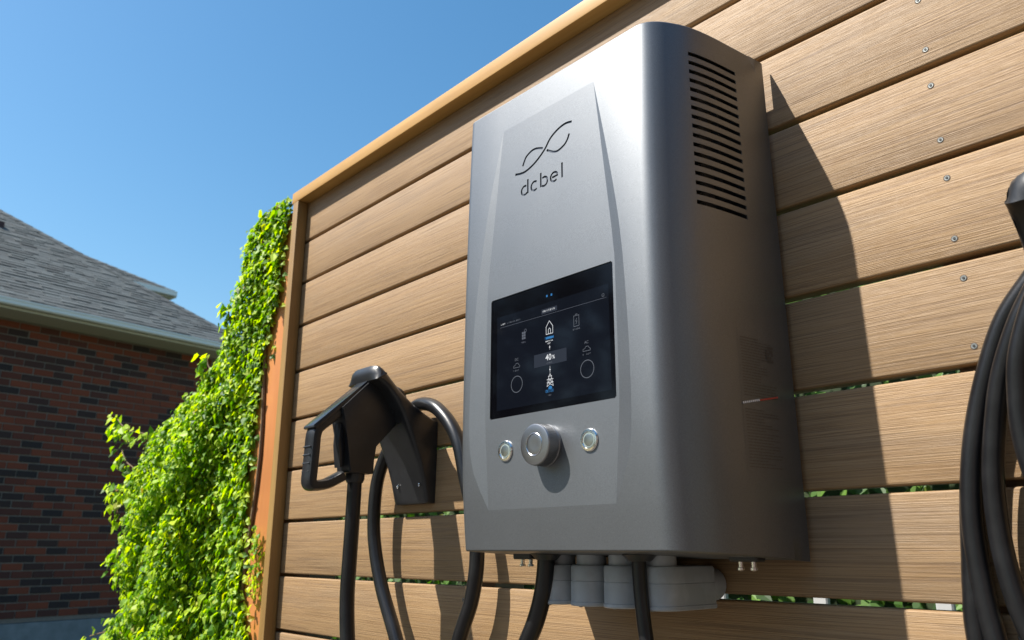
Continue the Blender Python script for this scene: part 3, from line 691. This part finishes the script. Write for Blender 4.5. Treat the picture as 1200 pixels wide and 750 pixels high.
ivy_poly = [(-2.27, 1.125), (-2.285, 1.06), (-2.30, .99), (-2.315, .91), (-2.318, .795), (-2.345, .66), (-2.378, .528), (-2.39, .367), (-2.40, .211), (-2.395, .01), (-2.372, -.135), (-2.325, -.212), (-2.262, -.286), (-2.27, -.6), (-2.3, GZ), (-3.6, GZ), (-3.62, -.6), (-3.53, -.405), (-3.46, -.321), (-3.36, -.176), (-3.46, -.052), (-3.37, .013), (-3.37, .078), (-3.44, .182), (-3.43, .251), (-3.40, .334), (-3.36, .427), (-3.24, .455), (-3.11, .50), (-2.96, .545), (-2.82, .60), (-2.73, .651), (-2.70, .714), (-2.665, .747), (-2.63, .866), (-2.615, .911), (-2.60, 1.02), (-2.58, 1.09), (-2.52, 1.12), (-2.40, 1.14)]
ivy_poly = [(x-(.055 if z < .7 else .03), z) if i < 14 else (x, z) for i, (x, z) in enumerate(ivy_poly)]
ivy = tag(empty('ivy_vine', (-2.8, 0, GZ)), 'bright green leafy vine smothering the left end of the fence beside the orange post', 'climbing plant')
items = []
def bulge(p, d):
    dr = max(0, min((abs(q[1]-p[1]), -q[0]) for q in ivy_poly[:15])[1]*-1-p[0]) if p[1] > -.55 else .4
    return .012+.13*min(1, d/.3)**.7*min(1, dr/.35)**1.3
tries = 0
while len(items) < 32000:
    p = (random.uniform(-3.62, -2.26), random.uniform(-.62, 1.14)) if len(items) < 31300 else (random.uniform(-3.6, -2.26), random.uniform(GZ, -.6))
    if not inside(p, ivy_poly): continue
    d = edge_dist(p, ivy_poly) if p[1] > -.5 else .3
    bl = bulge(p, d); clump = .5+.5*math.sin(p[0]*23+math.sin(p[1]*17)*1.5)*math.sin(p[1]*19+p[0]*7)
    dep = random.random()**1.6
    y = -.012-bl*(1-dep)*(.55+.75*clump)
    if random.random() < .3 and p[0] < -2.5: p = (p[0]+random.gauss(-.012, .022), p[1]+random.gauss(-.01, .02))
    outd = Vector((random.gauss(-.15, .45), -1, random.gauss(.55, .45)))
    tip = Vector((random.gauss(0, .7), random.gauss(-.25, .3), -1+random.gauss(0, .55)))
    L = random.uniform(.013, .029)*(1.5 if random.random() < .12 else 1)*(1+.25*max(0, -p[1])); 
    items.append(((p[0], y, p[1]), orient(outd, tip), L, L*random.uniform(.62, .85), random.uniform(.1, .5), random.uniform(0, .4)))
pat = [(-2.400, .02), (-2.352, .085), (-2.300, .02), (-2.298, -.12), (-2.345, -.17)]
for k in range(110):
    while True:
        p = (random.uniform(-2.4, -2.295), random.uniform(-.17, .085))
        if inside(p, pat): break
    items.append(((p[0], random.uniform(-.035, -.010), p[1]), orient((random.gauss(-.2, .5), -1, random.gauss(.4, .5)), (random.gauss(0, .7), 0, -1)), random.uniform(.014, .026), random.uniform(.010, .018), .3, .2))
# stray leaves creeping over the post, and sprigs standing off to the left
for z in np.arange(-.2, 1.05, .035):
    xe = min((abs(q[1]-z), q[0]) for q in ivy_poly[:13])[1]
    for k in range(2):
        items.append(((xe+random.uniform(-.01, .03), random.uniform(-.03, -.012), z+random.uniform(-.02, .02)), orient((random.gauss(0, .5), -1, .4), (1, 0, random.gauss(-.3, .6))), random.uniform(.015, .03), .018, .3, .3))
sprigs = [[(-3.10, -.08, .40), (-3.25, -.1, .43), (-3.384, -.1, .452), (-3.53, -.1, .47), (-3.671, -.1, .486)], [(-3.384, -.1, .452), (-3.52, -.1, .49), (-3.611, -.1, .533)], [(-3.15, -.1, .17), (-3.28, -.1, .21), (-3.342, -.1, .225), (-3.45, -.1, .225), (-3.56, -.1, .235)], [(-3.40, -.1, .22), (-3.44, -.1, .16), (-3.41, -.1, .10)], [(-3.138, -.1, -.291), (-3.328, -.1, -.290), (-3.575, -.1, -.325)], [(-2.62, -.05, .73), (-2.655, -.05, .79), (-2.672, -.05, .83)], [(-3.25, -.1, .02), (-3.36, -.1, -.02), (-3.40, -.1, -.06)], [(-2.70, -.05, .58), (-2.79, -.05, .625), (-2.81, -.05, .67)], [(-3.30, -.1, .30), (-3.42, -.1, .34), (-3.50, -.1, .40)]]
front_leaf = []
for sp_ in sprigs:
    pts = spline(sp_, 5); tube('stem', sp_, .0022, MSTEM, None, 6, 5).parent = None
    st = C.objects[-1]; pl(st, ivy)
    for i, q in enumerate(pts[1:]):
        for k in range(2):
            L = random.uniform(.030, .050)
            front_leaf.append(((q.x+random.uniform(-.02, .02), q.y+random.uniform(-.03, .01), q.z+random.uniform(-.025, .02)), orient((random.gauss(0, .4), -1, random.gauss(.5, .4)), (random.gauss(-.4, .7), -.2, random.gauss(-.6, .5))), L, L*.75, .3, .2))
# the leaves that show largest become parts of their own
items.sort(key=lambda t: t[0][1])
vis = [t for t in items if t[0][2] > -.30]; 
pick = front_leaf + vis[:1800:6]
pick = pick[:300]; pk = set(id(t) for t in pick)
rest = [t for t in items+front_leaf if id(t) not in pk]
pl(leaves_joined('leaf_mass', rest, MLEAF), ivy)['kind'] = 'stuff'
lm = [leaf_mesh(.036, .027, f, c, MLEAF) for f, c in ((.15, .1), (.3, .25), (.45, .35), (.25, 0))]
for t in pick:
    o = link('leaf', random.choice(lm)); o.matrix_basis = Matrix.Translation(t[0]) @ t[1].to_4x4() @ Matrix.Scale(t[2]/.036, 4); 
    m0 = o.matrix_basis.copy(); o.parent = ivy; o.matrix_parent_inverse = Matrix.Translation(-ivy.location)
# woody stems and the panel the vine climbs
for k in range(9):
    x = -2.42-.13*k; top_z = max([z/100 for z in range(-100, 112, 4) if inside((x, z/100), ivy_poly)] or [0])
    pts = [(x+.03*math.sin(z*5+k), -.012, z) for z in np.linspace(GZ, top_z-.05, 7)]
    pl(tube('stem', pts, .006, MSTEM, None, 6, 4), ivy)

for k in range(8):
    x = -2.66-.105*k; top_z = max([z/100 for z in range(-110, 112, 3) if all(inside((x+q, z/100), ivy_poly) for q in (-.05, .05))] or [0])-.07
    pl(box('trellis_slat', (x-.05, .02, GZ), (x+.05, .035, top_z), MSTUD), ivy)
# hedge seen through the board gaps, white picket fence in front of it
items = []
for k in range(11000):
    x = random.uniform(-5.2, 1.2); z = random.uniform(GZ, 1.35+.1*math.sin(x*5)); y = 1.25+.5*random.random()**1.5+.08*math.sin(x*9+z*7)
    L = random.uniform(.04, .08)
    items.append(((x, y, z), orient((random.gauss(0, .6), -1, random.gauss(.6, .5)), (random.gauss(0, .8), 0, -1)), L, L*.7, .3, .2))
hd = tag(empty('hedge', (-2, 1.5, GZ)), 'green leafy hedge glimpsed through the gaps between the fence boards', 'hedge')
pl(leaves_joined('leaf_mass', items, MHEDGE), hd)['kind'] = 'stuff'
pl(box('hedge_core', (-5.1, 1.75, GZ), (1.1, 2.1, 1.3), noisy('hedge core', (.015, .03, .008), (.03, .05, .012), 12)), hd)
pf = tag(empty('picket_fence', (-.7, 1.0, GZ)), 'low white slatted fence glimpsed through the lowest gaps right of the charger', 'fence')
for k in range(6):
    x = -1.75+k*.31; pl(box('picket', (x, .98, GZ), (x+.04, 1.0, -.085+.012*(k % 2)), MVINYL, bev=.004), pf)
pl(box('rail', (-1.8, 1.001, -.35), (.0, 1.03, -.28), MVINYL), pf); pl(box('rail', (-1.8, 1.001, -1.05), (.0, 1.03, -.98), MVINYL), pf)

# ------------------------------------------------------------ brick house
a9 = R(9); hv = Vector((-math.sin(a9), math.cos(a9), 0)); nv = Vector((math.cos(a9), math.sin(a9), 0)); HP = Vector((-9.7, .33, 0))
hs_ = tag(empty('brick_house', (HP.x, HP.y, GZ)), 'red and dark brick house with grey shingle hip roof at the left', 'house')
HM = Matrix((( hv.x, nv.x, 0, HP.x), (hv.y, nv.y, 0, HP.y), (0, 0, 1, 0), (0, 0, 0, 1)))       # local: x along wall, y outward, z up
def hput(o, parent=None):
    """mesh given in house coordinates"""
    o.data.transform(HM); return pl(o, parent or hs_)
def hbox(name, a, b, mat, parent=None, bev=0): return hput(box(name, a, b, mat, None, bev), parent)
S1 = 2.60; ZE, ZW = 2.45, 2.36
wall = hbox('wall', (-6, -6, -.72), (S1, 0, ZW+.02), MMORT)
hbox('foundation', (-6.0, -6.0, GZ), (S1+.01, .03, -.725), MCONC)
BL, BH, CP, BP = .1965, .0665, .0778, .2065
bme = bpy.data.meshes.new('brick'); bm = bmesh.new(); box_bm(bm, (0, -.02, 0), (BL, .008, BH), .003); bm.transform(HM.to_3x3().to_4x4()); bm.to_mesh(bme); bm.free(); bme.materials.append(MBRICK)
brs = []
nc = int((ZW+.715)/CP)
for c in range(nc):
    z = ZW-.012-BH-c*CP; off = (c % 2)*BP/2
    s = -6+off
    while s+BL < S1+.001:
        brs.append((s, z)); s += BP
vis = sorted([b for b in brs if b[0] > -.30 and b[0] < 2.2 and not (b[0] > 1.5 and b[1] < .8)], key=lambda b: (b[0]))[:300]
vs_ = set(vis)
for s, z in vis:
    p = HM @ Vector((s+random.uniform(-.002, .002), random.uniform(-.002, .002), z))
    o = link('brick', bme); o.location = p - Vector(wall.location); o.parent = wall; o.matrix_parent_inverse = Matrix.Translation(-Vector((0, 0, 0)))
    o.parent = wall; o.matrix_parent_inverse = wall_inv if False else Matrix.Identity(4)
bm = bmesh.new()
for s, z in brs:
    if (s, z) in vs_: continue
    j = random.uniform(-.002, .002); box_bm(bm, (s, -.02, z), (s+BL, .008+j, z+BH))
rb = link('brick_mass', bm_mesh(bm, 'brick_mass'), MBRICK); rb.data.transform(HM); rb['kind'] = 'stuff'; rb.parent = wall
# roofs
def roof_part(name, sc_, oy, ze, m, depth, s_left, nbig):
    """eave corner at s=sc_, outward offset oy; rises at slope m over depth"""
    P = lambda s, t, dz=0: (s, oy-t, ze+m*t+dz)
    bm = bmesh.new(); T = depth
    v = [bm.verts.new(q) for q in (P(s_left, 0), P(sc_, 0), P(sc_-T, T), P(s_left+T*0, T), (sc_, oy-2*T, ze), (s_left, oy-2*T, ze))]
    bm.faces.new((v[0], v[1], v[2], v[3])); bm.faces.new((v[1], v[4], v[2])); bm.faces.new((v[4], v[5], v[3], v[2])); bm.faces.new((v[0], v[3], v[5])); bm.faces.new((v[0], v[5], v[4], v[1]))
    rf = hput(link(name, bm_mesh(bm, name), MSH))
    al = math.atan(m); ex = .085; TW = .20
    sh = []
    rows = int(depth/math.cos(al)/ex)
    for r_ in range(rows):
        t0 = r_*ex*math.cos(al)-.004; s = s_left+random.uniform(0, TW)
        while s < sc_-t0-.02:
            w = random.choice((.12, .15, .18, .22)); e = min(s+w, sc_-t0-ex*math.cos(al)*.5)
            if e-s > .03: sh.append((s, t0, e-s-.004, random.choice((.006, .010, .014))))
            s += w
    def geom(bm, s, t, w, th):
        u = Vector((0, -math.cos(al), math.sin(al))); nn_ = Vector((0, math.sin(al), math.cos(al))); o0 = Vector((s, oy-t, ze+m*t)); X = Vector((w, 0, 0))
        b0 = o0+nn_*.001; q = [b0, b0+X, b0+X+u*ex*1.15, b0+u*ex*1.15]; tq = [b0+nn_*th, b0+X+nn_*th, b0+X+u*ex*1.15+nn_*(.002), b0+u*ex*1.15+nn_*(.002)]
        V = [bm.verts.new(x) for x in q+tq]
        for f in ((0, 3, 2, 1), (4, 5, 6, 7), (0, 1, 5, 4), (1, 2, 6, 5), (2, 3, 7, 6), (3, 0, 4, 7)): bm.faces.new([V[i] for i in f])
    big = []
    if nbig:
        cand = [x for x in sh if x[0] > -.5]; cand.sort(key=lambda x: (x[0]+x[1]*.8)); big = cand[:nbig]
    bs = set(id(x) for x in big)
    cache = {}
    for x in big:
        key = (round(x[2], 2), x[3])
        if key not in cache:
            bm = bmesh.new(); geom(bm, 0, 0, x[2], x[3]); bm.transform(Matrix.Translation((0, -oy, -ze))); me = bm_mesh(bm, 'shingle'); me.transform(HM.to_3x3().to_4x4()); me.materials.append(MSH); cache[key] = me
        o = link('shingle', cache[key]); o.location = HM @ Vector((x[0], oy-x[1], ze+m*x[1])); o.parent = rf
    bm = bmesh.new()
    for x in sh:
        if id(x) not in bs: geom(bm, *x)
    o = link('shingle_mass', bm_mesh(bm, 'shingle_mass'), MSH); o.data.transform(HM); o['kind'] = 'stuff'; o.parent = rf
    # hip caps
    hd_ = Vector((-1, -1, m)).normalized(); n1 = Vector((0, m, 1)).normalized()
    bm = bmesh.new(); k = 0; Lh = depth*math.sqrt(2+m*m); d = .0
    while d < Lh-.2:
        c = Vector((sc_, oy, ze))+hd_*d; e = c+hd_*.2
        sd = Vector((-1, 0, 0))*.10; s2 = Vector((0, -1, 0))*.10
        lift = Vector((0, 0, .022))
        V = [bm.verts.new(q) for q in (c+lift*1.3, c+sd+lift*.8, e+sd+lift*.5, e+lift, e+s2+lift*.5, c+s2+lift*.8)]
        bm.faces.new((V[0], V[1], V[2], V[3])); bm.faces.new((V[0], V[3], V[4], V[5])); d += .155
    o = link('hip_cap', bm_mesh(bm, 'hip_cap'), MSH); o.data.transform(HM); o['kind'] = 'stuff'; o.parent = rf
    return rf
r1 = roof_part('roof', 3.00, .40, 2.468, .73, 4.2, -6.0, 290)
# gutter, fascia and soffit of the near eave
hbox('gutter', (-6, .40, 2.402), (3.05, .48, 2.462), MWHITE, bev=.012)
hbox('gutter_lip', (-6, .472, 2.452), (3.06, .488, 2.468), MWHITE)
hbox('soffit', (-6, .002, 2.375), (3.00, .40, 2.400), MSOFF)
hbox('gutter', (3.001, -7.5, 2.402), (3.08, .399, 2.460), MWHITE)
# upper wing behind
hbox('wing_wall', (-3.6, -6.5, GZ), (2.45, -2.15-.05, 3.60), MMORT)
r2 = roof_part('upper_roof', 2.767, -1.754, 3.70, .54, 3.6, -3.4, 0)
hbox('gutter', (-3.4, -1.754, 3.625), (2.767, -1.68, 3.698), MWHITE)
hbox('gutter', (2.768, -8.5, 3.625), (2.80, -1.755, 3.698), MWHITE)
hbox('soffit', (-3.4, -2.2, 3.61), (2.76, -1.76, 3.623), MSOFF)

hbox('roof_vent', (.26, -1.72, 3.87), (.34, -1.56, 3.985), M('maroon metal', (.06, .02, .02), .6).m, r1)

# ------------------------------------------------------------ garden trees across the drive (mirrored in the screen and the paint)
MCROWN = leaf_mat('tree leaf', (.015, .04, .008), (.03, .065, .012), (.05, .09, .015), .2); MBARK = noisy('bark', (.06, .04, .03), (.12, .09, .06), 20)
def tree(x, y, h, w, label):
    t = tag(empty('garden_tree', (x, y, GZ)), label, 'tree', 'trees across the driveway')
    pl(tube('trunk', [(x, y, GZ), (x+.1, y, GZ+h*.3), (x, y+.1, GZ+h*.6), (x, y, GZ+h*.9)], lambda u: .16*(1-.8*u), MBARK, None, 10, 4), t)
    for k in range(6):
        a = k*1.1; pl(tube('limb', [(x, y, GZ+h*(.25+.08*k)), (x+math.cos(a)*w*.4, y+math.sin(a)*w*.4, GZ+h*(.42+.08*k)), (x+math.cos(a)*w*.7, y+math.sin(a)*w*.7, GZ+h*(.5+.08*k))], lambda u: .06*(1-.8*u), MBARK, None, 6, 3), t)
    cl = [(Vector((x+random.gauss(0, w*.42), y+random.gauss(0, w*.42), GZ+h*random.uniform(.18, .95))), random.uniform(.35, .8)) for _ in range(44)]
    it = []
    for k in range(5600):
        c, r = random.choice(cl); d = Vector((random.gauss(0, 1), random.gauss(0, 1), random.gauss(0, .8))).normalized()*r*random.random()**.35
        L = random.uniform(.12, .22); it.append((tuple(c+d), orient((random.gauss(0, 1), random.gauss(0, 1), random.gauss(.6, .6)), (random.gauss(0, 1), random.gauss(0, 1), -.5)), L, L*.7, .3, .2))
    pl(leaves_joined('crown', it, MCROWN), t)
TR = [(-15, -9, 5.2, 2.0, 'beside the brick house'), (-13.5, -12, 6.2, 2.2, 'second from the brick house'), (-11, -14, 5.4, 2.0, 'third from the brick house'), (-8, -15.5, 6.4, 2.3, 'fourth from the brick house'), (-4.5, -16, 5.8, 2.2, 'left of the one facing the charger'), (-.5, -16, 6.2, 2.2, 'straight across from the charger'), (3.5, -14, 6, 2.2, 'right of the one facing the charger'), (7.5, -11.5, 6.4, 2.4, 'third from the right end of the row'), (10, -7.5, 6, 2.3, 'second from the right end of the row'), (11, -3.5, 6.2, 2.3, 'at the right end of the row')]
for x, y, h, w, wh in TR:
    tree(x, y, h+2.2, w+.4, 'dark leafy tree across the driveway, '+wh)  # extra height added to darken reflections and hold back sky fill

# unseen house added at the right to warm the charger's reflections and the fill
oh = tag(empty('brick_house', (4.2, -6, GZ)), 'brown brick house added on the right for its warm reflection, outside the picture', 'house')
MBR2 = M('brown brick wall', rough=.85); bt = MBR2.n('TexBrick'); bt.inputs['Scale'].default_value = 1; bt.inputs['Color1'].default_value = (.17, .10, .07, 1); bt.inputs['Color2'].default_value = (.11, .06, .045, 1); bt.inputs['Mortar'].default_value = (.2, .17, .14, 1)
bt.inputs['Brick Width'].default_value = .21; bt.inputs['Row Height'].default_value = .075; bt.inputs['Mortar Size'].default_value = .01
cx_ = MBR2.n('TexCoord'); sx_ = MBR2.n('SeparateXYZ'); cb_ = MBR2.n('CombineXYZ'); MBR2.l(cx_.outputs['Object'], sx_.inputs[0]); MBR2.l(sx_.outputs[1], cb_.inputs[0]); MBR2.l(sx_.outputs[2], cb_.inputs[1]); MBR2.l(cb_.outputs[0], bt.inputs['Vector']); MBR2.base(bt.outputs[0])
pl(box('wall', (4.2, -12, GZ), (12, -.8, 4.4), MBR2.m), oh)
bm = bmesh.new(); V = [bm.verts.new(q) for q in ((3.8, -12.4, 4.41), (12.4, -12.4, 4.41), (12.4, -.4, 4.41), (3.8, -.4, 4.41), (8.1, -8, 6.8), (8.1, -4.8, 6.8))]
for f in ((0, 1, 4), (1, 2, 5, 4), (2, 3, 5), (3, 0, 4, 5), (3, 2, 1, 0)): bm.faces.new([V[i] for i in f])
pl(link('roof', bm_mesh(bm, 'roof'), MSH), oh)
for y in (-9.5, -6, -3):
    w_ = pl(box('window', (4.14, y-.6, .2), (4.197, y+.6, 1.5), MWHITE, bev=.01), oh); pl(box('pane', (4.13, y-.52, .28), (4.139, y+.52, 1.42), MGLASS.m), w_)
